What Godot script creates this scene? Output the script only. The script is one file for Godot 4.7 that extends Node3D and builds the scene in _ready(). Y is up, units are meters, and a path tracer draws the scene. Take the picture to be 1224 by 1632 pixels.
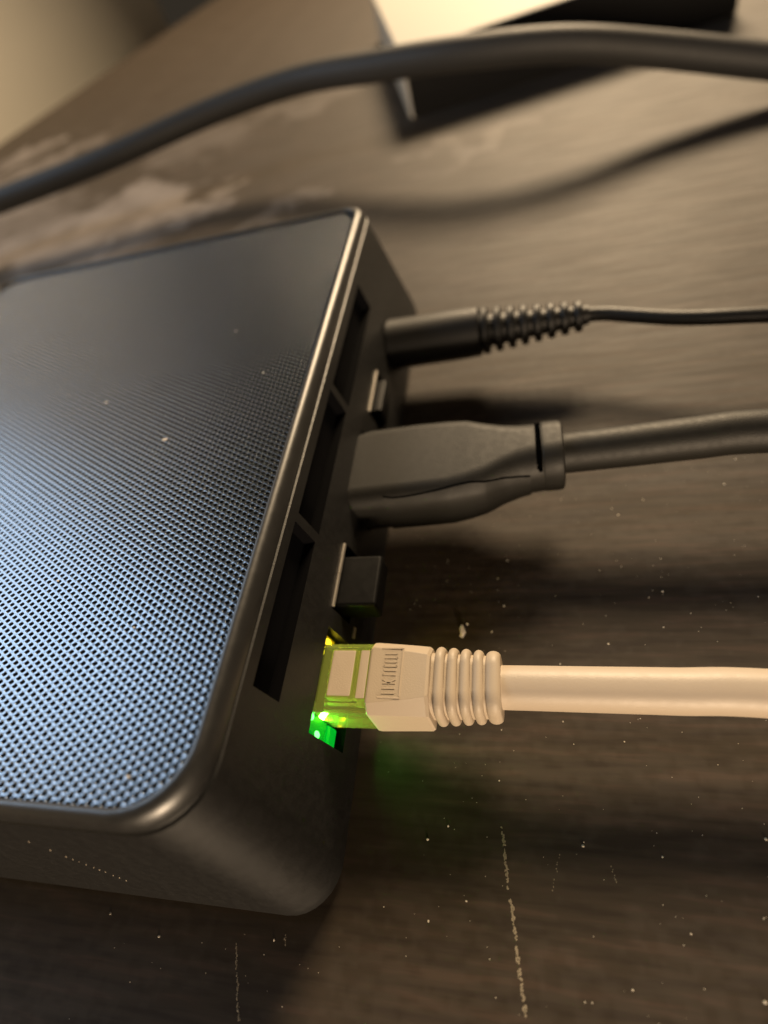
extends Node3D
# Close-up of a small computer on a dark wooden desk. All shapes are written in units of S metres.
# X runs out of the socket face, Y up, Z towards the viewer along the socket face.

const S := 0.0014
const H := 26.8
const TX := 5.6
const TZ := 4.3
const BW := 98.0
const BL := 115.0

var base_of := {}
var used := {}
var rng := RandomNumberGenerator.new()


# ---------------------------------------------------------------- geometry helper
class Geo:
	var v := PackedVector3Array()

	func tri(a: Vector3, b: Vector3, c: Vector3) -> void:
		v.append(a); v.append(b); v.append(c)

	func quad(a: Vector3, b: Vector3, c: Vector3, d: Vector3) -> void:
		tri(a, b, c)
		tri(a, c, d)

	# closed solid: rings of equal count, capped; turned so that the front faces look outwards
	func loft(rings: Array, closed := true) -> void:
		var from := v.size()
		var n: int = rings[0].size()
		for k in rings.size() - 1:
			var p: PackedVector3Array = rings[k]
			var q: PackedVector3Array = rings[k + 1]
			for i in n:
				var j := (i + 1) % n
				quad(p[i], p[j], q[j], q[i])
		if closed:
			for e in 2:
				var r: PackedVector3Array = rings[0] if e == 0 else rings[rings.size() - 1]
				var c := Vector3.ZERO
				for p in r:
					c += p
				c /= n
				for i in n:
					var j := (i + 1) % n
					if e == 0:
						tri(c, r[j], r[i])
					else:
						tri(c, r[i], r[j])
		orient(from)

	func orient(from: int) -> void:
		var vol := 0.0
		var o := v[from]
		for i in range(from, v.size(), 3):
			vol += (v[i] - o).dot((v[i + 1] - o).cross(v[i + 2] - o))
		if vol > 0.0:
			for i in range(from, v.size(), 3):
				var t := v[i + 1]
				v[i + 1] = v[i + 2]
				v[i + 2] = t

	# a box with every edge chamfered and rounded
	func rbox(lo: Vector3, hi: Vector3, b: float, seg := 2) -> void:
		var c := (lo + hi) / 2
		var h := (hi - lo) / 2
		var rings := []
		for s in [-1.0, 1.0]:
			for k in seg + 1:
				var a: float = PI / 2 * k / seg
				if s < 0:
					a = PI / 2 - a
				# a = 0 at the side, 90 degrees at the top
				var inset := b * (1.0 - cos(a))
				var y: float = s * (h.y - b + b * sin(a))
				rings.append(ring(rr(h.x - inset, h.z - inset, maxf(b - inset, 0.02 * b), seg), c + Vector3(0, y, 0), Vector3(1, 0, 0), Vector3(0, 0, 1)))
		loft(rings)

	# flat-shaded box given by a corner and three edges
	func obox(o: Vector3, a: Vector3, b: Vector3, c: Vector3) -> void:
		var r1 := PackedVector3Array([o, o + a, o + a + b, o + b])
		var r2 := PackedVector3Array([o + c, o + a + c, o + a + b + c, o + b + c])
		loft([r1, r2])

	static func rr(hx: float, hy: float, r_: float, seg := 4, far := 1.0) -> PackedVector2Array:
		var out := PackedVector2Array()
		for q in 4:
			var r := r_ * (far if q >= 2 else 1.0)
			var cx := (hx - r) * (1 if q == 0 or q == 3 else -1)
			var cy := (hy - r) * (1 if q < 2 else -1)
			for k in seg + 1:
				var a: float = PI / 2 * (q + float(k) / seg)
				out.append(Vector2(cx + r * cos(a), cy + r * sin(a)))
		return out

	static func ring(p: PackedVector2Array, at: Vector3, ux: Vector3, uy: Vector3) -> PackedVector3Array:
		var out := PackedVector3Array()
		for q in p:
			out.append(at + ux * q.x + uy * q.y)
		return out

	# round tube along a path, one radius or one per point
	func tube(path: PackedVector3Array, radii: PackedFloat32Array, sides := 20) -> void:
		var rings := []
		var up := Vector3.UP
		for i in path.size():
			var t := (path[mini(i + 1, path.size() - 1)] - path[maxi(i - 1, 0)]).normalized()
			var side := t.cross(up).normalized()
			up = side.cross(t).normalized()
			var r: float = radii[i] if radii.size() > 1 else radii[0]
			var pts := PackedVector3Array()
			for k in sides:
				var a := TAU * k / sides
				pts.append(path[i] + (side * cos(a) + up * sin(a)) * r)
			rings.append(pts)
		loft(rings)

	# sealed mesh with normals smoothed across edges flatter than the crease angle
	func mesh(base: Vector3, s: float, crease := 38.0, uv_scale := 0.0) -> ArrayMesh:
		var n := v.size()
		var fn := PackedVector3Array()
		var at := {}
		var key := PackedInt64Array()
		key.resize(n)
		for i in range(0, n, 3):
			var f := (v[i + 2] - v[i]).cross(v[i + 1] - v[i])
			fn.append(f)
			for k in 3:
				var p := v[i + k]
				var id := (int(round(p.x * 1000.0)) * 73856093) ^ (int(round(p.y * 1000.0)) * 19349663) ^ (int(round(p.z * 1000.0)) * 83492791)
				key[i + k] = id
				if at.has(id):
					at[id].append(i / 3)
				else:
					at[id] = [i / 3]
		var limit := cos(deg_to_rad(crease))
		var pos := PackedVector3Array()
		var nor := PackedVector3Array()
		var uv := PackedVector2Array()
		for i in n:
			var f := fn[i / 3]
			var u := f.normalized()
			var sum := f
			for t in at[key[i]]:
				if t != i / 3 and fn[t].normalized().dot(u) > limit:
					sum += fn[t]
			pos.append((v[i] - base) * s)
			nor.append(sum.normalized())
			uv.append(Vector2(v[i].x, v[i].z) * uv_scale)
		var arr := []
		arr.resize(Mesh.ARRAY_MAX)
		arr[Mesh.ARRAY_VERTEX] = pos
		arr[Mesh.ARRAY_NORMAL] = nor
		if uv_scale > 0.0:
			arr[Mesh.ARRAY_TEX_UV] = uv
			arr[Mesh.ARRAY_TEX_UV2] = uv
		var m := ArrayMesh.new()
		m.add_surface_from_arrays(Mesh.PRIMITIVE_TRIANGLES, arr)
		return m


# ---------------------------------------------------------------- things and parts
func numbered(called: String) -> String:
	var n: int = used.get(called, 0)
	used[called] = n + 1
	return called if n == 0 else "%s_%03d" % [called, n]


func thing(called: String, label: String, category: String, at := Vector3.ZERO, group := "") -> Node3D:
	var o := Node3D.new()
	o.name = numbered(called)
	o.position = at * S
	add_child(o)
	o.set_meta("label", label)
	o.set_meta("category", category)
	if group:
		o.set_meta("group", group)
	base_of[o] = at
	return o


func obj(called: String, g: Geo, m: Material, parent: Node3D, crease := 38.0) -> MeshInstance3D:
	var o := MeshInstance3D.new()
	o.name = called
	o.mesh = g.mesh(base_of[parent], S, crease)
	o.material_override = m
	parent.add_child(o, true)
	base_of[o] = base_of[parent]
	return o


# ---------------------------------------------------------------- materials
func lin(r: float, g: float, b: float, a := 1.0) -> Color:
	var c := Color(r, g, b).linear_to_srgb()
	c.a = a
	return c


func mat(c: Color, rough: float, metal := 0.0, spec := 0.5) -> StandardMaterial3D:
	var m := StandardMaterial3D.new()
	m.albedo_color = c
	m.roughness = rough
	m.metallic = metal
	m.metallic_specular = spec
	return m


func noise(seed_: int, freq: float, octaves := 4, kind := FastNoiseLite.TYPE_SIMPLEX_SMOOTH) -> FastNoiseLite:
	var n := FastNoiseLite.new()
	n.seed = seed_
	n.frequency = freq
	n.noise_type = kind
	n.fractal_octaves = octaves
	return n


func noise_tex(n: FastNoiseLite, size: int, ramp: Gradient = null) -> NoiseTexture2D:
	var t := NoiseTexture2D.new()
	t.width = size
	t.height = size
	t.seamless = true
	t.noise = n
	if ramp:
		t.color_ramp = ramp
	return t


func grad(stops: Array) -> Gradient:
	var g := Gradient.new()
	var off := PackedFloat32Array()
	var col := PackedColorArray()
	for s in stops:
		off.append(s[0])
		col.append(s[1])
	g.offsets = off
	g.colors = col
	return g


# fine-grained moulded plastic: a little relief and a little uneven gloss
func plastic(c: Color, rough: float, relief: float, seed_: int, spec := 0.5) -> StandardMaterial3D:
	var m := mat(c, 1.0, 0.0, spec)
	m.roughness_texture = noise_tex(noise(seed_, 0.02), 256, grad([[0.25, Color(rough - 0.03, rough - 0.03, rough - 0.03)], [0.75, Color(rough + 0.03, rough + 0.03, rough + 0.03)]]))
	m.roughness_texture_channel = BaseMaterial3D.TEXTURE_CHANNEL_RED
	if relief > 0.0:
		m.heightmap_enabled = true
		m.heightmap_texture = noise_tex(noise(seed_ + 1, 0.12, 3), 256)
		m.heightmap_scale = relief
	m.uv1_triplanar = true
	m.uv1_scale = Vector3.ONE * 90.0
	return m


# a point on the leaning socket face: u up the face from the desk, z along it, n out of it
func face(n: float, y: float, z: float) -> Vector3:
	var k := TX / H
	var out := Vector3(1, k, 0).normalized()
	return Vector3(-k * y, y, z) + out * n


func catmull(p: Array, steps: int) -> PackedVector3Array:
	var out := PackedVector3Array()
	for i in p.size() - 1:
		var a: Vector3 = p[maxi(i - 1, 0)]
		var b: Vector3 = p[i]
		var c: Vector3 = p[i + 1]
		var d: Vector3 = p[mini(i + 2, p.size() - 1)]
		for k in steps:
			out.append(b.cubic_interpolate(c, a, d, float(k) / steps))
	out.append(p[p.size() - 1])
	return out


func area_light(called: String, at: Vector3, aim: Vector3, size: Vector2, c: Color, energy: float) -> void:
	var l := AreaLight3D.new()
	l.name = called
	l.area_size = size
	l.light_color = c
	l.light_energy = energy
	l.area_range = 6.0
	l.shadow_enabled = true
	add_child(l)
	l.look_at_from_position(at * S, aim * S, Vector3.UP)


func _ready() -> void:
	rng.seed = 20240611
	# ------------------------------------------------ camera
	var cam := Camera3D.new()
	cam.name = "camera"
	var look := CameraAttributesPhysical.new()
	look.frustum_focal_length = 13.235
	look.frustum_focus_distance = 62.5 * S
	look.frustum_near = 0.005
	look.frustum_far = 20.0
	look.exposure_aperture = 5.8
	add_child(cam)
	cam.attributes = look
	cam.fov = 84.4
	cam.near = 0.005
	cam.far = 20.0
	cam.rotation_degrees = Vector3(-48.92025, 23.312691, -21.709728)
	cam.position = Vector3(22.49661, 71.012573, 0.74168) * S
	cam.current = true
	# ------------------------------------------------ air, lamps, exposure
	var env := Environment.new()
	env.background_mode = Environment.BG_COLOR
	env.background_color = lin(0.030, 0.024, 0.017)
	env.background_energy_multiplier = 1.0
	env.tonemap_mode = Environment.TONE_MAPPER_LINEAR
	env.tonemap_exposure = 1.0
	env.sdfgi_enabled = true
	env.ssao_enabled = true
	env.ssil_enabled = true
	var we := WorldEnvironment.new()
	we.name = "world_environment"
	we.environment = env
	add_child(we)
	area_light("warm_lamp", Vector3(160, 560, -900), Vector3(20, 0, -60), Vector2(0.48, 0.34), lin(1.0, 0.75, 0.47), 4.0)
	area_light("room_lamp", Vector3(240, 80, 720), Vector3(0, 10, -30), Vector2(0.26, 0.20), lin(1.0, 0.75, 0.50), 1.7)
	area_light("monitor_light", Vector3(-332, 275, -138), Vector3(-20, 27, -30), Vector2(0.26, 0.33), lin(0.52, 0.74, 1.0), 0.14)

	build_room()
	build_desk()
	build_computer()
	build_dongles()
	build_power_cable()
	build_video_cable()
	build_network_cable()
	build_background_cable()
	build_carton()
	build_dust()


# ---------------------------------------------------------------- setting
func build_room() -> void:
	var wm := plastic(lin(0.60, 0.57, 0.50), 0.8, 0.02, 3)
	wm.uv1_scale = Vector3.ONE * 6.0
	var wall := Node3D.new()
	wall.name = "wall"
	wall.set_meta("kind", "structure")
	wall.set_meta("label", "tan painted wall beyond the edge of the desk")
	add_child(wall)
	base_of[wall] = Vector3.ZERO
	var g := Geo.new()
	g.obox(Vector3(-720, -540, -1600), Vector3(-40, 0, 0), Vector3(0, 1500, 0), Vector3(0, 0, 2600))
	obj("wall_panel", g, wm, wall)
	var fl := Node3D.new()
	fl.name = "floor"
	fl.set_meta("kind", "structure")
	fl.set_meta("label", "floor far below the desk")
	add_child(fl)
	base_of[fl] = Vector3.ZERO
	g = Geo.new()
	g.obox(Vector3(-720, -540, -1600), Vector3(2000, 0, 0), Vector3(0, -10, 0), Vector3(0, 0, 2600))
	obj("floor_panel", g, mat(lin(0.25, 0.18, 0.11), 0.6), fl)


func desk_material() -> StandardMaterial3D:
	var m := mat(Color.WHITE, 1.0, 0.0, 0.36)
	# long fine grain: noise squeezed across the boards by the texture scale
	m.albedo_texture = noise_tex(noise(11, 0.013, 5), 1024, grad([[0.2, lin(0.029, 0.021, 0.015)], [0.45, lin(0.038, 0.029, 0.020)], [0.62, lin(0.042, 0.031, 0.022)], [0.8, lin(0.054, 0.037, 0.027)]]))
	m.roughness_texture = noise_tex(noise(12, 0.02, 4), 512, grad([[0.2, Color(0.60, 0.60, 0.60)], [0.8, Color(0.66, 0.66, 0.66)]]))
	m.roughness_texture_channel = BaseMaterial3D.TEXTURE_CHANNEL_RED
	m.heightmap_enabled = true
	m.heightmap_texture = noise_tex(noise(13, 0.03, 4), 512)
	m.heightmap_scale = 0.0002
	m.uv1_scale = Vector3(2.2, 24.0, 1.0)
	# dusty smears
	m.detail_enabled = true
	m.detail_blend_mode = BaseMaterial3D.BLEND_MODE_MIX
	m.detail_uv_layer = BaseMaterial3D.DETAIL_UV_2
	m.detail_albedo = smear_picture()
	return m


# wiped and dried smears of dust with shapes of their own, in the desk's own x and z
func smear_picture() -> ImageTexture:
	var w := 1024
	var im := Image.create(w, w, false, Image.FORMAT_RGBA8)
	var n1 := noise(31, 0.006, 5)
	var n2 := noise(32, 0.03, 4)
	var n3 := noise(33, 0.09, 3)
	var blobs := [
		[Vector2(-140, -196), 55.0, 28.0, 0.35, 0.34], [Vector2(-230, -300), 70.0, 22.0, -0.9, 0.30],
		[Vector2(-126, -218), 40.0, 24.0, 0.2, 0.46], [Vector2(-100, -206), 24.0, 17.0, 0.5, 0.42], [Vector2(-165, -205), 50.0, 30.0, 0.1, 0.40],
		[Vector2(-119, -184), 12.0, 5.0, 0.9, 0.65], [Vector2(-190, -268), 60.0, 18.0, -0.9, 0.34], [Vector2(-60, -300), 40.0, 16.0, -0.4, 0.15], [Vector2(14, -205), 26.0, 10.0, -0.5, 0.20],
		[Vector2(-52, -186), 22.0, 8.0, -0.3, 0.22], [Vector2(-250, -350), 60.0, 14.0, -1.1, 0.40], [Vector2(-130, -290), 60.0, 26.0, 0.6, 0.16],
		[Vector2(-200, -230), 60.0, 40.0, 0.3, 0.22], [Vector2(16, -197), 3.0, 2.0, 0.0, 0.8],
	]
	for j in w:
		for i in w:
			# picture covers x and z from -360 to 152
			var p := Vector2(-360.0 + i * 0.5, -360.0 + j * 0.5)
			var a := 0.0
			var warp := Vector2(n1.get_noise_2d(p.x * 6.0, p.y * 6.0), n1.get_noise_2d(p.x * 6.0 + 900.0, p.y * 6.0)) * 22.0
			for b in blobs:
				var d: Vector2 = (p + warp - b[0]).rotated(-b[3])
				var r := Vector2(d.x / b[1], d.y / b[2]).length()
				if r < 1.0:
					a = maxf(a, b[4] * smoothstep(0.0, 0.45, 1.0 - r) * clampf(0.85 + 0.4 * n2.get_noise_2d(p.x * 2.0, p.y * 2.0), 0.15, 1.0))
			a = maxf(a, clampf(0.0 + 0.10 * n2.get_noise_2d(p.x * 0.9, p.y * 2.5) + 0.1 * n3.get_noise_2d(p.x * 4.0, p.y * 6.0), 0.0, 0.03))
			im.set_pixel(i, j, Color(0.62, 0.59, 0.57, a))
	return ImageTexture.create_from_image(im)


func build_desk() -> void:
	var d := thing("desk", "dark brown wooden desk top with fine grain, dust and pale scratches", "desk")
	# the desk top lies slightly turned against the computer; uv runs from -360 to 152 units
	var g := Geo.new()
	var left_far := Vector3(-254, 0, -719)
	var left_dir := Vector3(-48, 0, 333).normalized()
	var a := left_far - left_dir * 300.0
	var b := left_far + left_dir * 1100.0
	var right := Vector3(left_dir.z, 0, -left_dir.x) * 900.0
	g.quad(a, a + right, b + right, b)
	g.orient(0)
	var m := MeshInstance3D.new()
	m.name = "desk_board"
	var n := 12
	var gg := Geo.new()
	var t := Vector3(0, -18, 0)
	var ring_top := PackedVector3Array([a, a + right, b + right, b])
	var ring_low := PackedVector3Array([a + t, a + right + t, b + right + t, b + t])
	gg.loft([ring_low, ring_top])
	for i in gg.v.size():
		gg.v[i] += Vector3(360, 0, 360)
	var mesh := gg.mesh(Vector3(360, 0, 360), S, 20.0, 1.0 / 512.0)
	m.mesh = mesh
	m.material_override = desk_material()
	d.add_child(m)
	# pale scratches where the varnish is chipped off, small flakes in a broken line
	var pale := mat(lin(0.26, 0.22, 0.16), 0.8)
	scratch(d, Vector3(16.6, 0, -10.8), Vector3(18.9, 0, 7.0), 240, 0.15, pale)
	scratch(d, Vector3(-12.0, 0, 2.3), Vector3(-9.5, 0, 9.5), 110, 0.11, pale)
	scratch(d, Vector3(-6.35, 0, 1.2), Vector3(-6.25, 0, 2.3), 8, 0.10, pale)
	scratch(d, Vector3(22.6, 0, -8.9), Vector3(21.6, 0, -5.2), 12, 0.07, pale)
	scratch(d, Vector3(27.6, 0, -8.0), Vector3(28.0, 0, -6.3), 9, 0.08, pale)


func scratch(d: Node3D, from: Vector3, to: Vector3, count: int, size: float, m: Material) -> void:
	var g := Geo.new()
	for k in count:
		var t := (k + rng.randf_range(-0.4, 0.4)) / count
		if sin(t * 23.0) + sin(t * 57.0 + 1.0) > 1.2 or rng.randf() < 0.3:
			continue
		var p := from.lerp(to, t) + Vector3(rng.randfn(0, size * 0.5) + 0.06 * sin(t * 17.0) * size / 0.15, 0, 0)
		var l := size * rng.randf_range(0.5, 1.5) * (1.6 if rng.randf() < 0.15 else 1.0)
		var w := size * rng.randf_range(0.3, 1.0)
		chip(g, p, w, l, 0.02)
	obj("scratch", g, m, d)


# a thin uneven flake lying on the surface
func chip(g: Geo, p: Vector3, w: float, l: float, h: float) -> void:
	var r1 := PackedVector3Array()
	var r2 := PackedVector3Array()
	var turn := rng.randf() * TAU
	for k in 6:
		var a := TAU * k / 6.0
		var q := Vector3(cos(a + turn) * w * rng.randf_range(0.6, 1.1), 0, sin(a + turn) * l * rng.randf_range(0.6, 1.1))
		r1.append(p + q)
		r2.append(p + q * 0.7 + Vector3(0, h * rng.randf_range(0.6, 1.3), 0))
	g.loft([r1, r2])


# ---------------------------------------------------------------- the computer
func body_ring(y: float, extra: float, r: float, seg := 8) -> PackedVector3Array:
	var f := y / H
	var ix := TX * f + extra
	var iz := TZ * f + extra
	var hx := (BW - 2 * ix) / 2
	var hz := (BL - 2 * iz) / 2
	return Geo.ring(Geo.rr(hx, hz, r, seg, 0.55), Vector3(-BW / 2, y, -BL / 2), Vector3(1, 0, 0), Vector3(0, 0, 1))


func build_computer() -> void:
	var c := thing("mini_computer", "black mini computer box with woven metal grille lid and a row of sockets", "mini computer", Vector3(-BW / 2, 0, -BL / 2))
	var black := plastic(lin(0.004, 0.004, 0.004), 0.50, 0.002, 41, 0.53)
	# --- shell. The flat of the socket face (z between the corner curves) is a panel with real openings.
	var seg := 8
	var lo := 3.0
	var hi := 24.4
	var levels := [[0.15, 2.2, 4.4], [0.45, 1.0, 5.2], [1.1, 0.3, 5.6], [lo, 0.0, 5.8], [hi, 0.0, 6.4], [24.5, 0.22, 6.4], [24.9, 0.22, 6.4]]
	var rings := []
	for l in levels:
		rings.append(body_ring(l[0], l[1], l[2], seg))
	var g := Geo.new()
	g.loft(rings)
	# take out the one band of the socket face between lo and hi; corner 0 ends the right side at +z, corner 3 begins it at -z
	var near_z: float = rings[3][0].z
	var last: int = rings[3].size() - 1
	var p0: Vector3 = rings[3][0]
	var p1: Vector3 = rings[3][last]
	var q0: Vector3 = rings[4][0]
	var q1: Vector3 = rings[4][last]
	var kept := PackedVector3Array()
	var corners := [p0, p1, q0, q1]
	for i in range(0, g.v.size(), 3):
		var hit := 0
		for k in 3:
			for s in corners:
				if g.v[i + k].distance_squared_to(s) < 1e-8:
					hit += 1
		if hit < 3:
			kept.append(g.v[i]); kept.append(g.v[i + 1]); kept.append(g.v[i + 2])
	g.v = kept
	# openings: [y0, y1, z0, z1, depth]
	var holes := [
		[17.9, 22.6, -88.6, -62.4, 1.6], [18.2, 22.8, -60.9, -38.6, 1.6], [18.6, 23.0, -37.2, -17.4, 1.6],
		[8.2, 12.7, -77.6, -66.9, 6.0], [8.2, 12.7, -41.4, -31.4, 6.0],
		[6.6, 13.4, -62.0, -47.2, 3.0], [5.2, 12.6, -28.9, -16.3, 1.6],
	]
	var ys := [lo, hi]
	for h in holes:
		ys.append(h[0]); ys.append(h[1])
	ys.sort()
	var zs := [p0.z, p1.z]
	for h in holes:
		zs.append(h[2]); zs.append(h[3])
	zs.sort()
	for i in ys.size() - 1:
		for j in zs.size() - 1:
			if ys[i + 1] - ys[i] < 1e-4 or zs[j + 1] - zs[j] < 1e-4:
				continue
			var ym: float = (ys[i] + ys[i + 1]) / 2
			var zm: float = (zs[j] + zs[j + 1]) / 2
			var open := false
			for h in holes:
				if ym > h[0] and ym < h[1] and zm > h[2] and zm < h[3]:
					open = true
			if not open:
				# the two ends follow the slight slant of the corner curve
				var a := panel_point(ys[i], zs[j], p0, p1, q0, q1, lo, hi)
				var b := panel_point(ys[i], zs[j + 1], p0, p1, q0, q1, lo, hi)
				var d := panel_point(ys[i + 1], zs[j + 1], p0, p1, q0, q1, lo, hi)
				var e := panel_point(ys[i + 1], zs[j], p0, p1, q0, q1, lo, hi)
				g.quad(a, b, d, e)
	obj("shell", g, black, c, 30.0)
	# --- linings of the openings
	var inside := mat(lin(0.002, 0.002, 0.0025), 0.9, 0.0, 0.15)
	for k in holes.size():
		var h: Array = holes[k]
		var w := Geo.new()
		var o := [face(0, h[0], h[2]), face(0, h[0], h[3]), face(0, h[1], h[3]), face(0, h[1], h[2])]
		var i := [face(-h[4], h[0], h[2]), face(-h[4], h[0], h[3]), face(-h[4], h[1], h[3]), face(-h[4], h[1], h[2])]
		for s in 4:
			w.quad(o[s], o[(s + 1) % 4], i[(s + 1) % 4], i[s])
		w.quad(i[0], i[1], i[2], i[3])
		obj("vent_slot" if k < 3 else "socket_lining", w, inside, c, 10.0)
	# --- bright metal shells of the sockets
	var steel := mat(lin(0.85, 0.80, 0.72), 0.5, 1.0)
	for z in [[-77.3, -67.2], [-41.1, -31.7]]:
		var mid: float = (z[0] + z[1]) / 2
		var t := 0.34
		var st := Geo.new()
		for half in [[z[0], mid - 0.06], [mid + 0.06, z[1]]]:
			st.obox(face(-5, 12.65 - t, half[0]), face(0.16, 12.65 - t, half[0]) - face(-5, 12.65 - t, half[0]), face(0, 12.65, 0) - face(0, 12.65 - t, 0), Vector3(0, 0, half[1] - half[0]))
		obj("socket_shell", st, steel, c, 10.0)
	var tab := Geo.new()
	tab.obox(face(-0.4, 6.7, -31.5), face(0.2, 6.7, 0) - face(-0.4, 6.7, 0), face(0, 7.2, 0) - face(0, 6.7, 0), Vector3(0, 0, 1.5))
	obj("shield_tab", tab, steel, c, 10.0)
	# --- status lights beside the network socket
	build_status_lights(c)
	# --- rim round the lid
	var rimm := plastic(lin(0.014, 0.014, 0.014), 0.40, 0.0, 47, 0.62)
	var rr := []
	for l in [[24.7, 0.6, 6.8], [24.75, 0.10, 7.0], [25.3, -0.02, 7.1], [25.9, 0.03, 7.1], [26.4, 0.2, 7.0], [26.68, 0.48, 6.8], [26.8, 0.8, 6.5], [26.76, 1.12, 6.2], [26.58, 1.32, 6.0], [26.3, 1.4, 6.0], [25.6, 1.42, 6.0], [25.5, 3.6, 4.2]]:
		rr.append(body_ring(l[0], l[1], l[2], seg))
	g = Geo.new()
	g.loft(rr, false)
	var rim := obj("lid_rim", g, rimm, c, 45.0)
	# --- dark pan under the grille
	var pan := Geo.new()
	var pr := []
	for l in [[24.6, 2.0], [24.75, 2.0]]:
		pr.append(body_ring(l[0], l[1], 5.4, seg))
	pan.loft(pr)
	obj("grille_pan", pan, mat(lin(0.02, 0.02, 0.022), 0.8), c)
	build_grille(c)
	# --- scuffs on the near side
	var pale := mat(lin(0.5, 0.42, 0.32), 0.5)
	g = Geo.new()
	for k in 15:
		var t := k / 14.0
		if k in [1, 2, 4]:
			continue
		var x := lerpf(-26.0, -21.5, t)
		var y := lerpf(19.6, 9.3, t) + rng.randfn(0, 0.12)
		var p := Vector3(x, y, -TZ * y / H + 0.01)
		var r1 := PackedVector3Array()
		var r2 := PackedVector3Array()
		for s in 5:
			var a := TAU * s / 5.0
			var q := Vector3(cos(a) * 0.07 + sin(a) * 0.09, sin(a) * 0.2, -TZ / H * sin(a) * 0.2) * rng.randf_range(0.5, 1.2)
			r1.append(p + q)
			r2.append(p + q * 0.6 + Vector3(0, 0, 0.03))
		g.loft([r1, r2])
	var sc := obj("scuff", g, pale, c)
	sc.set_meta("label", "broken row of tiny pale scuffs on the near side")


func panel_point(y: float, z: float, p0: Vector3, p1: Vector3, q0: Vector3, q1: Vector3, lo: float, hi: float) -> Vector3:
	var t := (y - lo) / (hi - lo)
	var r := face(0, y, z)
	if absf(z - p0.z) < 1e-4 or z > p0.lerp(q0, t).z:
		return p0.lerp(q0, t)
	if absf(z - p1.z) < 1e-4 or z < p1.lerp(q1, t).z:
		return p1.lerp(q1, t)
	return r


# perforated lid: one rounded six-sided cell with a hole, repeated over the lid
func build_grille(c: Node3D) -> void:
	var pitch := 0.82
	var hex := pitch / sqrt(3.0)
	var g := Geo.new()
	# border, then towards a hole that is longer across the lid than along it
	var prof := [[0.0, 0.0], [0.40, -0.004], [0.74, -0.028], [0.91, -0.08], [1.0, -0.16], [1.0, -0.34]]
	var rings := []
	for k in prof.size():
		var ring := PackedVector3Array()
		for i in 12:
			var a := TAU * i / 12.0
			var border: float = hex if i % 2 == 0 else hex * cos(PI / 6)
			var from := Vector3(cos(a) * border, 0, sin(a) * border)
			var to := Vector3(cos(a) * 0.26, 0, sin(a) * 0.155)
			# crests lie between holes that follow each other along the lid; the web sinks elsewhere
			var sink: float = -0.025 if i % 2 == 0 else (0.0 if i == 3 or i == 9 else -0.055)
			ring.append(from.lerp(to, prof[k][0]) + Vector3(0, prof[k][1] + sink * (1.0 - prof[k][0] * 0.7), 0))
		rings.append(ring)
	for k in rings.size() - 1:
		for i in 12:
			var j := (i + 1) % 12
			var a: Vector3 = rings[k][i]
			var b: Vector3 = rings[k][j]
			var d: Vector3 = rings[k + 1][j]
			var e: Vector3 = rings[k + 1][i]
			# clockwise seen from above
			if (b - a).cross(d - a).y > 0:
				g.quad(a, e, d, b)
			else:
				g.quad(a, b, d, e)
	var mesh := g.mesh(Vector3.ZERO, S, 60.0)
	var metal := mat(lin(0.185, 0.20, 0.22), 0.23, 1.0)
	var places := []
	var step_x := pitch * sqrt(3.0) / 2.0
	var y := 26.3
	var hx := (BW - 2 * (TX + 1.15)) / 2
	var hz := (BL - 2 * (TZ + 1.15)) / 2
	var r := 6.2
	var mid := Vector3(-BW / 2, y, -BL / 2)
	var i := 0
	var x := -hx
	while x <= hx:
		var z := -hz + (pitch / 2 if i % 2 else 0.0)
		while z <= hz:
			var dx := maxf(absf(x) - (hx - r), 0.0)
			var dz := maxf(absf(z) - (hz - r), 0.0)
			if (dx if dz <= 0.0 else dz if dx <= 0.0 else sqrt(dx * dx + dz * dz)) <= r:
				places.append(Transform3D(Basis(), (mid + Vector3(x, 0, z) - base_of[c]) * S))
			z += pitch
		x += step_x
		i += 1
	var mm := MultiMesh.new()
	mm.transform_format = MultiMesh.TRANSFORM_3D
	mm.mesh = mesh
	mm.instance_count = places.size()
	for k in places.size():
		mm.set_instance_transform(k, places[k])
	var o := MultiMeshInstance3D.new()
	o.name = "grille"
	o.multimesh = mm
	o.material_override = metal
	o.set_meta("kind", "stuff")
	o.set_meta("label", "finely perforated dark metal grille filling the lid")
	c.add_child(o, true)


func led_light(called: String, at: Vector3, aim: Vector3, size: float, col: Color, energy: float) -> void:
	var l := AreaLight3D.new()
	l.name = called
	l.area_size = Vector2(size, size) * S
	l.light_color = col
	l.light_energy = energy
	l.area_range = 1.0
	l.shadow_enabled = true
	add_child(l)
	l.look_at_from_position(at * S, aim * S, Vector3.UP)


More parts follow.
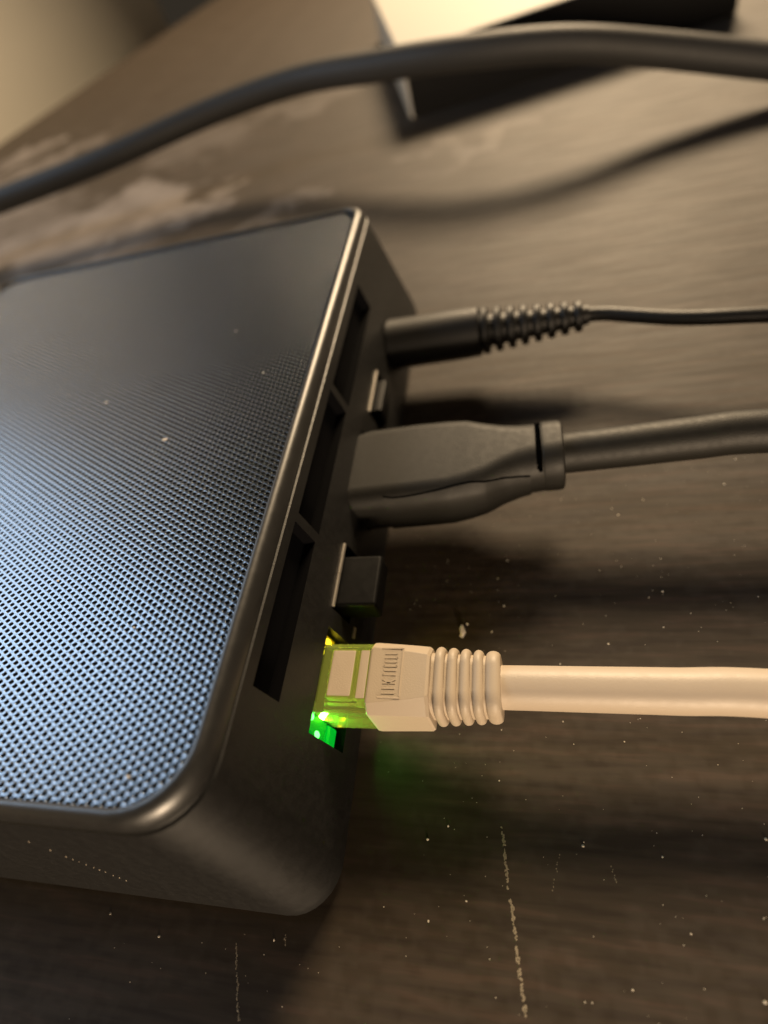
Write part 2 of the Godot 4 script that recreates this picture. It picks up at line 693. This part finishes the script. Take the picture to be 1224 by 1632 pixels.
func build_status_lights(c: Node3D) -> void:
	var green := mat(lin(0.02, 0.3, 0.03), 0.3)
	green.emission_enabled = true
	green.emission = lin(0.10, 1.0, 0.12)
	green.emission_energy_multiplier = 5.0
	var dim := mat(lin(0.01, 0.25, 0.02), 0.25)
	dim.emission_enabled = true
	dim.emission = lin(0.0, 0.8, 0.04)
	dim.emission_energy_multiplier = 0.5
	var amber := mat(lin(0.4, 0.25, 0.02), 0.3)
	amber.emission_enabled = true
	amber.emission = lin(1.0, 0.75, 0.03)
	amber.emission_energy_multiplier = 2.0
	var lens_green := mat(lin(0.01, 0.2, 0.01), 0.2)
	lens_green.emission_enabled = true
	lens_green.emission = lin(0.0, 0.55, 0.02)
	lens_green.emission_energy_multiplier = 0.6
	var up := Vector3(-TX / H, 1, 0)
	var out := Vector3(1, TX / H, 0).normalized()
	var g := Geo.new()
	# bright cores of the green lamps, on the back of the recess
	g.loft(slab(oval(Vector2(10.9, -18.7), Vector2(0.62, 0.5)), 0.42, 0.5))
	obj("status_light", g, green, c).set_meta("label", "glowing green status light")
	g = Geo.new()
	g.loft(slab(oval(Vector2(9.2, -17.2), Vector2(0.62, 0.45)), 0.42, 0.5))
	obj("status_light", g, green, c)
	# clear lens that the light runs through, down the near side of the socket
	g = Geo.new()
	g.loft(slab([Vector2(7.4, -19.0), Vector2(11.9, -19.2), Vector2(11.6, -17.6), Vector2(9.6, -16.6), Vector2(8.0, -16.5), Vector2(7.4, -17.0)], 0.25, 0.12))
	obj("light_lens", g, lens_green, c)
	g = Geo.new()
	g.loft(slab([Vector2(5.4, -18.9), Vector2(7.1, -18.9), Vector2(7.1, -16.5), Vector2(5.4, -16.5)], 0.4, 0.2))
	obj("light_lens", g, dim, c)
	# amber lamp at the far upper corner of the recess
	g = Geo.new()
	g.loft(slab([Vector2(8.8, -28.7), Vector2(12.2, -28.7), Vector2(12.0, -27.3), Vector2(8.8, -27.2)], 0.25, 0.12))
	var lens_amber := mat(lin(0.3, 0.2, 0.01), 0.2)
	lens_amber.emission_enabled = true
	lens_amber.emission = lin(0.45, 0.30, 0.0)
	lens_amber.emission_energy_multiplier = 0.7
	obj("light_lens", g, lens_amber, c)
	g = Geo.new()
	g.loft(slab(oval(Vector2(10.3, -27.9), Vector2(0.7, 0.55)), 0.5, 0.5))
	g.loft(slab(oval(Vector2(10.9, -26.2), Vector2(0.35, 0.7)), 0.5, 0.5))
	obj("status_light", g, amber, c).set_meta("label", "glowing amber status light")
	led_light("green_status_glow", face(-1.0, 9.2, -16.9), face(6, 6, -18), 0.9, lin(0.05, 1.0, 0.08), 0.00002)
	led_light("green_inner_glow", face(-1.0, 9.0, -18.6), Vector3(5, 10.2, -22.4), 1.2, lin(0.16, 1.0, 0.05), 0.00022)
	led_light("amber_inner_glow", face(-1.0, 10.2, -28.0), Vector3(5, 9.6, -26.3), 1.0, lin(1.0, 0.75, 0.03), 0.00026)


func oval(at: Vector2, r: Vector2) -> Array:
	var out := []
	for k in 10:
		out.append(at + Vector2(cos(TAU * k / 10.0) * r.x, sin(TAU * k / 10.0) * r.y))
	return out


# a chamfered plate lying on the socket face; corners given as (height, z)
func slab(corners: Array, thick: float, bevel: float) -> Array:
	var mid := Vector2.ZERO
	for q in corners:
		mid += q
	mid /= corners.size()
	var rings := []
	for s in [[-1.7, 1.0], [-1.5 + thick * 0.5, 1.0], [-1.5 + thick, 1.0 - bevel]]:
		var ring := PackedVector3Array()
		for q in corners:
			var w: Vector2 = mid + (q - mid) * s[1]
			ring.append(face(s[0], w.x, w.y))
		rings.append(ring)
	return rings


# ---------------------------------------------------------------- what is plugged in
func build_dongles() -> void:
	var m := plastic(lin(0.006, 0.006, 0.006), 0.45, 0.001, 53, 0.25)
	var spots := [[-39.9, -32.4, 2.5, "stub of a black wireless receiver in the socket beside the pale network plug"], [-76.4, -68.4, -1.0, "stub of a black wireless receiver in the socket under the power plug"]]
	for s in spots:
		var t := thing("wireless_receiver", s[3], "usb receiver", Vector3(0, 8.4, (s[0] + s[1]) / 2), "black receivers plugged into the sockets")
		var g := Geo.new()
		g.rbox(Vector3(-4.0, 7.7, s[0]), Vector3(s[2], 11.3, s[1]), 0.45, 3)
		obj("cap", g, m, t)
		g = Geo.new()
		g.rbox(Vector3(-7, 8.9, s[0] + 0.5), Vector3(-4.1, 11.0, s[1] - 0.5), 0.1)
		obj("plug", g, mat(lin(0.6, 0.58, 0.55), 0.35, 1.0), t)


func build_power_cable() -> void:
	var m := plastic(lin(0.008, 0.0076, 0.007), 0.5, 0.003, 59)
	var t := thing("power_cable", "thin black power cable with round barrel plug and ribbed strain relief", "power cable", Vector3(10, 0, -89))
	var a := Vector3(-2.6, 8.9, -89.6)
	var ax := Vector3(1, 0.012, 0.004).normalized()
	# barrel
	var g := Geo.new()
	var path := PackedVector3Array()
	var rad := PackedFloat32Array()
	for q in [[0.0, 3.9], [0.25, 4.4], [0.6, 4.6], [13.5, 4.5], [17.2, 4.35], [17.4, 3.9]]:
		path.append(a + ax * q[0]); rad.append(q[1])
	g.tube(path, rad, 36)
	obj("barrel", g, m, t)
	# core of the strain relief and its ribs
	g = Geo.new()
	g.tube(PackedVector3Array([a + ax * 17.3, a + ax * 36.0]), PackedFloat32Array([3.0, 1.6]), 24)
	obj("strain_relief", g, m, t)
	for k in 8:
		var s := 18.3 + k * 2.28
		var r := lerpf(4.15, 2.6, k / 7.0)
		g = Geo.new()
		var pp := PackedVector3Array()
		var pr := PackedFloat32Array()
		for q in [[-0.72, r - 0.9], [-0.62, r - 0.2], [-0.4, r], [0.4, r], [0.62, r - 0.2], [0.72, r - 0.9]]:
			pp.append(a + ax * (s + q[0])); pr.append(q[1])
		g.tube(pp, pr, 28)
		obj("rib", g, m, t)
	# cable
	g = Geo.new()
	var far_end := [a + ax * 34.0, Vector3(36, 9.4, -89.0), Vector3(47, 9.5, -85.0 + 0.2), Vector3(60, 9.3, -82.6), Vector3(90, 7, -80), Vector3(150, 3, -84), Vector3(260, 1.2, -95)]
	g.tube(catmull(far_end, 8), PackedFloat32Array([1.25]), 16)
	obj("cable", g, m, t)


func build_video_cable() -> void:
	var m := plastic(lin(0.008, 0.0076, 0.0062), 0.56, 0.003, 61, 0.42)
	var t := thing("video_cable", "thick black video cable with a flat moulded plug beside the box", "video cable", Vector3(12, 0, -55))
	# moulded plug: cross-sections along x: [x, half width z, half height, corner radius, centre z, centre y]
	var secs := [
		[-3.4, 6.7, 3.6, 2.2, -54.4, 10.0], [-3.0, 7.2, 4.1, 2.4, -54.4, 10.0], [-1.2, 7.5, 4.25, 2.5, -54.6, 10.0], [6.0, 7.5, 4.3, 2.5, -54.8, 10.1], [11.0, 7.4, 4.3, 2.6, -54.9, 10.1],
		[13.5, 7.1, 4.3, 2.8, -55.0, 10.2], [16.0, 6.4, 4.25, 3.1, -54.9, 10.3], [18.5, 5.4, 4.2, 3.3, -55.2, 10.4], [20.5, 4.95, 4.15, 3.5, -55.4, 10.5], [22.0, 4.8, 4.1, 3.6, -55.6, 10.5],
		[25.6, 4.65, 4.05, 3.6, -55.8, 10.6], [26.3, 4.5, 3.95, 3.5, -55.8, 10.6], [26.5, 4.2, 3.6, 3.3, -55.8, 10.6],
	]
	var rings := []
	for s in secs:
		rings.append(Geo.ring(Geo.rr(s[1], s[2], s[3], 7), Vector3(s[0], s[5], s[4]), Vector3(0, 0, 1), Vector3(0, 1, 0)))
	var g := Geo.new()
	g.loft(rings)
	obj("plug_body", g, m, t, 30.0)
	# metal tip inside the socket
	g = Geo.new()
	g.rbox(Vector3(-5.5, 8.2, -60.5), Vector3(-3.3, 12.0, -48.4), 0.4)
	obj("metal_tip", g, mat(lin(0.6, 0.58, 0.54), 0.35, 1.0), t)
	# raised grip along the near side; its upper edge draws the curved line
	g = Geo.new()
	var line := [Vector3(2.2, 13.5, 0), Vector3(4, 13.3, 0), Vector3(8, 13.5, 0), Vector3(12, 13.8, 0), Vector3(14.5, 13.75, 0), Vector3(17, 13.2, 0), Vector3(20, 12.5, 0), Vector3(22, 12.0, 0)]
	var seam := PackedVector3Array()
	var upper := PackedVector3Array()
	for p in catmull(line, 5):
		upper.append(p)
	var grip := []
	for p in upper:
		# follow the side of the plug a little proud of it
		var hw := 0.0
		var cz := 0.0
		var hh := 4.3
		var cy := 10.0
		var rad := 2.5
		for k in secs.size() - 1:
			if p.x >= secs[k][0] and p.x <= secs[k + 1][0]:
				var f: float = (p.x - secs[k][0]) / (secs[k + 1][0] - secs[k][0])
				hw = lerpf(secs[k][1], secs[k + 1][1], f)
				hh = lerpf(secs[k][2], secs[k + 1][2], f)
				rad = lerpf(secs[k][3], secs[k + 1][3], f)
				cz = lerpf(secs[k][4], secs[k + 1][4], f)
				cy = lerpf(secs[k][5], secs[k + 1][5], f)
		var ring := PackedVector3Array()
		var inner := PackedVector3Array()
		for k in 9:
			var y := lerpf(p.y, 7.0, k / 8.0)
			# z of the rounded side at this height
			var dy := maxf(absf(y - cy) - (hh - rad), 0.0)
			var z := cz + hw - rad + sqrt(maxf(rad * rad - dy * dy, 0.0))
			var nrm := Vector3(0, (y - cy) * (1.0 if dy > 0.0 else 0.0), rad).normalized()
			var off := 0.22 if k > 0 else 0.16
			ring.append(Vector3(p.x, y, z) + nrm * off)
			if k == 0:
				seam.append(Vector3(p.x, y, z) + nrm * 0.02)
			inner.append(Vector3(p.x, y, z) - nrm * 0.3)
		inner.reverse()
		ring.append_array(inner)
		grip.append(ring)
	g.loft(grip)
	obj("side_grip", g, m, t, 35.0)
	g = Geo.new()
	for k in seam.size():
		seam[k] += Vector3(0, 0.13, 0)
	g.tube(seam, PackedFloat32Array([0.075]), 8)
	obj("seam", g, mat(lin(0.002, 0.002, 0.002), 0.9, 0.0, 0.1), t)
	# slot in the collar: a recessed dark line across the top
	var slot := Geo.new()
	var bands := []
	for x in [22.95, 23.7]:
		var outer := PackedVector3Array()
		var inner := PackedVector3Array()
		for q in Geo.rr(4.76, 4.13, 3.6, 8):
			if q.y > 1.6:
				outer.append(Vector3(x, 10.55 + q.y, -55.7 + q.x))
				inner.append(Vector3(x, 10.55 + q.y * 0.93, -55.7 + q.x * 0.93))
		inner.reverse()
		outer.append_array(inner)
		bands.append(outer)
	slot.loft(bands)
	obj("collar_slot", slot, mat(lin(0.001, 0.001, 0.001), 0.95, 0.0, 0.05), t)
	# collar ring standing proud behind the slot
	g = Geo.new()
	rings = []
	for s in [[23.72, -0.1], [23.8, 0.06], [24.1, 0.13], [25.9, 0.12], [26.4, 0.0], [26.6, -0.4]]:
		rings.append(Geo.ring(Geo.rr(4.68 + s[1], 4.07 + s[1], 3.6, 8), Vector3(s[0], 10.6, -55.75), Vector3(0, 0, 1), Vector3(0, 1, 0)))
	g.loft(rings)
	obj("collar", g, m, t, 30.0)
	g = Geo.new()
	g.tube(catmull([Vector3(25.0, 10.6, -55.9), Vector3(28, 10.7, -56.0), Vector3(35, 11, -56.0), Vector3(43, 11.2, -56.2), Vector3(52, 11.3, -56.2), Vector3(80, 10.5, -54), Vector3(130, 7, -46), Vector3(210, 3.2, -40), Vector3(300, 3.0, -50)], 10), PackedFloat32Array([2.85]), 28)
	obj("cable", g, m, t)


func build_network_cable() -> void:
	var cream := plastic(lin(0.46, 0.38, 0.285), 0.52, 0.002, 67)
	cream.subsurf_scatter_enabled = false
	var t := thing("network_cable", "cream network cable with clear plug lit green and ribbed boot", "network cable", Vector3(8, 0, -23))
	# clear plug body with chamfered top edges
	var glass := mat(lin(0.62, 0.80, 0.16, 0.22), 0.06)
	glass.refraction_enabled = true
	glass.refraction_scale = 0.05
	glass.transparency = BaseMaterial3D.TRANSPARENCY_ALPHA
	var g := Geo.new()
	var rings := []
	for s in [[-3.7, 0.2], [-3.5, 0.0], [3.1, 0.0], [3.3, 0.06]]:
		rings.append(Geo.ring(plug_outline(4.12 - s[1], 3.15 - s[1], 0.9), Vector3(s[0], 8.75, -23.15), Vector3(0, 0, 1), Vector3(0, 1, 0)))
	g.loft(rings)
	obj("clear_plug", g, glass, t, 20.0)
	# cream wire block inside the clear plug, with its cross groove
	g = Geo.new()
	g.rbox(Vector3(-1.9, 9.9, -26.3), Vector3(1.35, 11.94, -20.4), 0.4, 3)
	g.rbox(Vector3(1.65, 9.9, -26.2), Vector3(2.93, 11.93, -20.3), 0.2, 2)
	g.rbox(Vector3(1.2, 9.9, -26.1), Vector3(1.9, 11.5, -20.5), 0.1, 2)
	obj("wire_block", g, cream, t)
	# pairs of wires running through the clear tip under the block
	var wires := [lin(0.5, 0.45, 0.36), lin(0.45, 0.20, 0.04), lin(0.5, 0.45, 0.36), lin(0.03, 0.07, 0.30), lin(0.5, 0.45, 0.36), lin(0.04, 0.22, 0.05), lin(0.5, 0.45, 0.36), lin(0.12, 0.06, 0.03)]
	for k in 8:
		g = Geo.new()
		g.tube(PackedVector3Array([Vector3(-2.6, 8.6, -25.6 + k * 0.7), Vector3(2.95, 8.6, -25.6 + k * 0.7)]), PackedFloat32Array([0.31]), 10)
		obj("wire", g, mat(wires[k], 0.5), t)
	# latch under the plug
	g = Geo.new()
	g.loft([
		Geo.ring(Geo.rr(1.6, 0.3, 0.15, 2), Vector3(-5.5, 5.2, -23.15), Vector3(0, 0, 1), Vector3(0, 1, 0)),
		Geo.ring(Geo.rr(1.6, 0.3, 0.15, 2), Vector3(-2.0, 4.6, -23.15), Vector3(0, 0, 1), Vector3(0, 1, 0)),
		Geo.ring(Geo.rr(1.5, 0.25, 0.12, 2), Vector3(4.0, 3.4, -23.15), Vector3(0, 0, 1), Vector3(0, 1, 0)),
	])
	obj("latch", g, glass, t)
	# boot: chamfered block that narrows towards the ribs, then ribs
	g = Geo.new()
	rings = []
	for s in [[2.95, 4.1, 3.2, 0.95], [3.15, 4.25, 3.32, 1.0], [3.6, 4.3, 3.36, 1.1], [6.0, 4.22, 3.34, 1.3], [8.2, 4.15, 3.3, 1.5], [9.6, 4.1, 3.3, 1.7], [9.9, 3.95, 3.15, 1.8], [10.0, 3.5, 2.7, 1.8]]:
		rings.append(Geo.ring(plug_outline(s[1], s[2], s[3]), Vector3(s[0], 8.72, -23.15), Vector3(0, 0, 1), Vector3(0, 1, 0)))
	g.loft(rings)
	obj("boot", g, cream, t, 24.0)
	boot_relief(t, cream)
	# core between the ribs
	g = Geo.new()
	rings = []
	for s in [[9.8, 3.5, 2.75], [17.4, 3.15, 2.65]]:
		rings.append(Geo.ring(Geo.rr(s[1], s[2], 1.9, 6), Vector3(s[0], 8.6, -23.2), Vector3(0, 0, 1), Vector3(0, 1, 0)))
	g.loft(rings)
	obj("boot_core", g, cream, t)
	for k in 5:
		var x := 10.95 + k * 1.42
		var hw := lerpf(4.12, 3.7, k / 4.0)
		var hh := lerpf(3.35, 3.2, k / 4.0)
		g = Geo.new()
		rings = []
		var wide := 0.57 if k < 4 else 0.8
		for q in 9:
			var a := PI * q / 8.0
			var inset := 0.5 * (1.0 - sin(a))
			rings.append(Geo.ring(Geo.rr(hw - inset, hh - inset, 2.3 - inset * 0.6, 7), Vector3(x - cos(a) * wide + (0.2 if k == 4 else 0.0), 8.6, -23.2), Vector3(0, 0, 1), Vector3(0, 1, 0)))
		g.loft(rings)
		obj("boot_rib", g, cream, t, 50.0)
	g = Geo.new()
	var sheath := plastic(lin(0.48, 0.40, 0.31), 0.5, 0.002, 71)
	g.tube(catmull([Vector3(16.0, 8.6, -23.2), Vector3(20, 8.6, -23.2), Vector3(27, 8.5, -23.2), Vector3(35, 8.4, -23.2), Vector3(46, 8.2, -23.1), Vector3(80, 6.5, -21), Vector3(140, 3.2, -12), Vector3(240, 2.9, -20)], 10), PackedFloat32Array([2.38]), 32)
	obj("cable", g, sheath, t)


# a rectangle whose upper corners are chamfered and whose lower ones are nearly square
func plug_outline(hx: float, hy: float, ch: float) -> PackedVector2Array:
	var out := PackedVector2Array()
	var b := 0.12
	var lo := 0.25
	# counter-clockwise from the right side
	out.append(Vector2(hx, hy - ch - b))
	out.append(Vector2(hx - b * 0.3, hy - ch + b * 0.4))
	out.append(Vector2(hx - ch + b * 0.4, hy - b * 0.3))
	out.append(Vector2(hx - ch - b, hy))
	out.append(Vector2(-hx + ch + b, hy))
	out.append(Vector2(-hx + ch - b * 0.4, hy - b * 0.3))
	out.append(Vector2(-hx + b * 0.3, hy - ch + b * 0.4))
	out.append(Vector2(-hx, hy - ch - b))
	out.append(Vector2(-hx, -hy + lo))
	out.append(Vector2(-hx + lo, -hy))
	out.append(Vector2(hx - lo, -hy))
	out.append(Vector2(hx, -hy + lo))
	return out


# lettering and frame moulded into the top of the boot
func boot_relief(t: Node3D, m: Material) -> void:
	var y := 12.03
	var g := Geo.new()
	var bars := [
		# x0, z0, x1, z1
		[4.3, -26.35, 6.9, -26.15], [6.7, -26.15, 6.9, -20.6], [4.3, -20.6, 6.9, -20.4],
	]
	for b in bars:
		g.rbox(Vector3(b[0], y - 0.2, b[1]), Vector3(b[2], y + 0.10, b[3]), 0.05, 1)
	obj("relief_frame", g, m, t)
	# moulded characters, read along the boot's width
	g = Geo.new()
	var strokes := [
		[0.0, 0, 0.0, 1], [0.55, 0, 0.55, 1], [1.15, 0, 1.15, 1], [1.15, 0.5, 1.6, 1], [1.15, 0.5, 1.6, 0], [2.1, 0, 2.1, 1], [2.1, 0, 2.6, 0], [2.6, 0, 2.6, 1],
		[3.1, 0, 3.1, 1], [3.1, 1, 3.6, 1], [3.6, 0, 3.6, 1], [3.1, 0, 3.6, 0], [4.1, 0, 4.1, 1], [4.6, 0, 4.6, 1], [4.1, 1, 4.6, 1],
	]
	for s in strokes:
		var p := Vector3(4.75 + s[1] * 1.5, y - 0.1, -21.0 - s[0])
		var q := Vector3(4.75 + s[3] * 1.5, y - 0.1, -21.0 - s[2])
		var d := (q - p).normalized()
		var n := Vector3(-d.z, 0, d.x) * 0.09
		g.obox(p - n, q - p, n * 2, Vector3(0, 0.19, 0))
	obj("relief_lettering", g, m, t)


func build_background_cable() -> void:
	var m := plastic(lin(0.02, 0.02, 0.02), 0.6, 0.004, 73, 0.4)
	var t := thing("loose_cable", "thick black cable arching across the back of the desk", "cable", Vector3(0, 0, -220))
	var g := Geo.new()
	var path := catmull([Vector3(-330, 9, -150), Vector3(-240, 15, -165), Vector3(-178.3, 18, -197.8), Vector3(-162.7, 18, -201.6), Vector3(-119.6, 20, -208.9), Vector3(-77.2, 23, -219.3), Vector3(-44.1, 25, -217.9), Vector3(-15.1, 26, -204.4), Vector3(10.7, 26, -193.8), Vector3(37.1, 23, -189.9), Vector3(62.1, 16, -190.5), Vector3(86.5, 9, -187.6), Vector3(97.4, 7, -183.8), Vector3(140, 4.4, -168), Vector3(230, 4.4, -150)], 8)
	g.tube(path, PackedFloat32Array([4.1]), 24)
	obj("cable", g, m, t)


func build_carton() -> void:
	var t := thing("carton", "small white carton with a black front, lying behind the thick cable", "box", Vector3(-13, 0, -240))
	var o := Vector3(-13, 0.02, -240)
	var ax := Vector3(0.978, 0, -0.208)
	var az := Vector3(-0.208, 0, -0.978)
	var hgt := 19.5
	var card := plastic(lin(0.42, 0.39, 0.33), 0.6, 0.003, 79)
	var g := Geo.new()
	var rings := []
	for s in [[0.0, 0.5], [0.5, 0.0], [hgt - 0.5, 0.0], [hgt, 0.5]]:
		rings.append(Geo.ring(Geo.rr(57.5 - s[1], 65.0 - s[1], 1.2, 3), o + ax * 57.5 + az * 65.0 + Vector3(0, s[0], 0), ax, az))
	g.loft(rings)
	obj("carton_body", g, card, t)
	# the black front panel, a little proud, rounded towards the white corner strip
	g = Geo.new()
	rings = []
	for s in [[0.5, 0.0], [-0.25, 0.0], [-0.35, 0.15]]:
		rings.append(Geo.ring(Geo.rr(56.6 - s[1], 9.5 - s[1], 1.2, 5), o + ax * 57.7 + az * s[0] + Vector3(0, 9.7, 0), ax, Vector3.UP))
	g.loft(rings)
	obj("front_panel", g, plastic(lin(0.004, 0.004, 0.0045), 0.7, 0.0, 83, 0.25), t)


# ---------------------------------------------------------------- dust
func build_dust() -> void:
	var pale := mat(lin(0.55, 0.50, 0.42), 0.9)
	var g := Geo.new()
	chip(g, Vector3.ZERO, 1.0, 1.0, 1.0)
	var mesh := g.mesh(Vector3.ZERO, S, 60.0)
	var places := []
	for k in 620:
		var x := rng.randf_range(-30, 62)
		var z := rng.randf_range(-70, 14)
		if x < 1.5 and z < 1.0:
			continue
		var big := 0.14 if rng.randf() < 0.10 else rng.randf_range(0.025, 0.06)
		if rng.randf() < 0.15 and x > 10 and z > -45:
			big = 0.09
		var b := Basis(Vector3.UP, rng.randf() * TAU).scaled(Vector3(big * rng.randf_range(0.5, 1.4), big * 0.6, big))
		places.append(Transform3D(b, Vector3(x, 0.005, z) * S))
	for s in [[-25.6, 26.35, -50.1, 0.33], [-12.3, 26.4, -8.0, 0.16], [-31.0, 26.35, -28.0, 0.14], [-18.0, 26.35, -22.0, 0.10], [-40.0, 26.35, -60.0, 0.2], [-14.0, 26.35, -62.0, 0.14], [-22.0, 26.35, -74.0, 0.16]]:
		places.append(Transform3D(Basis().scaled(Vector3(s[3] * 1.4, 0.1, s[3])), Vector3(s[0], s[1], s[2]) * S))
	var mm := MultiMesh.new()
	mm.transform_format = MultiMesh.TRANSFORM_3D
	mm.mesh = mesh
	mm.instance_count = places.size()
	for k in places.size():
		mm.set_instance_transform(k, places[k])
	var o := MultiMeshInstance3D.new()
	o.name = "dust"
	o.multimesh = mm
	o.material_override = pale
	o.set_meta("kind", "stuff")
	o.set_meta("label", "pale specks of dust scattered over the desk")
	o.set_meta("category", "dust")
	add_child(o)
	# one larger crumb on the desk behind the network plug
	var crumb := thing("crumb", "pale elongated crumb on the desk behind the ribbed network boot", "crumb", Vector3(11.7, 0, -34.4))
	g = Geo.new()
	rng.seed = 5
	chip(g, Vector3(11.7, 0, -34.4), 0.45, 1.05, 0.4)
	obj("crumb_flake", g, pale, crumb)
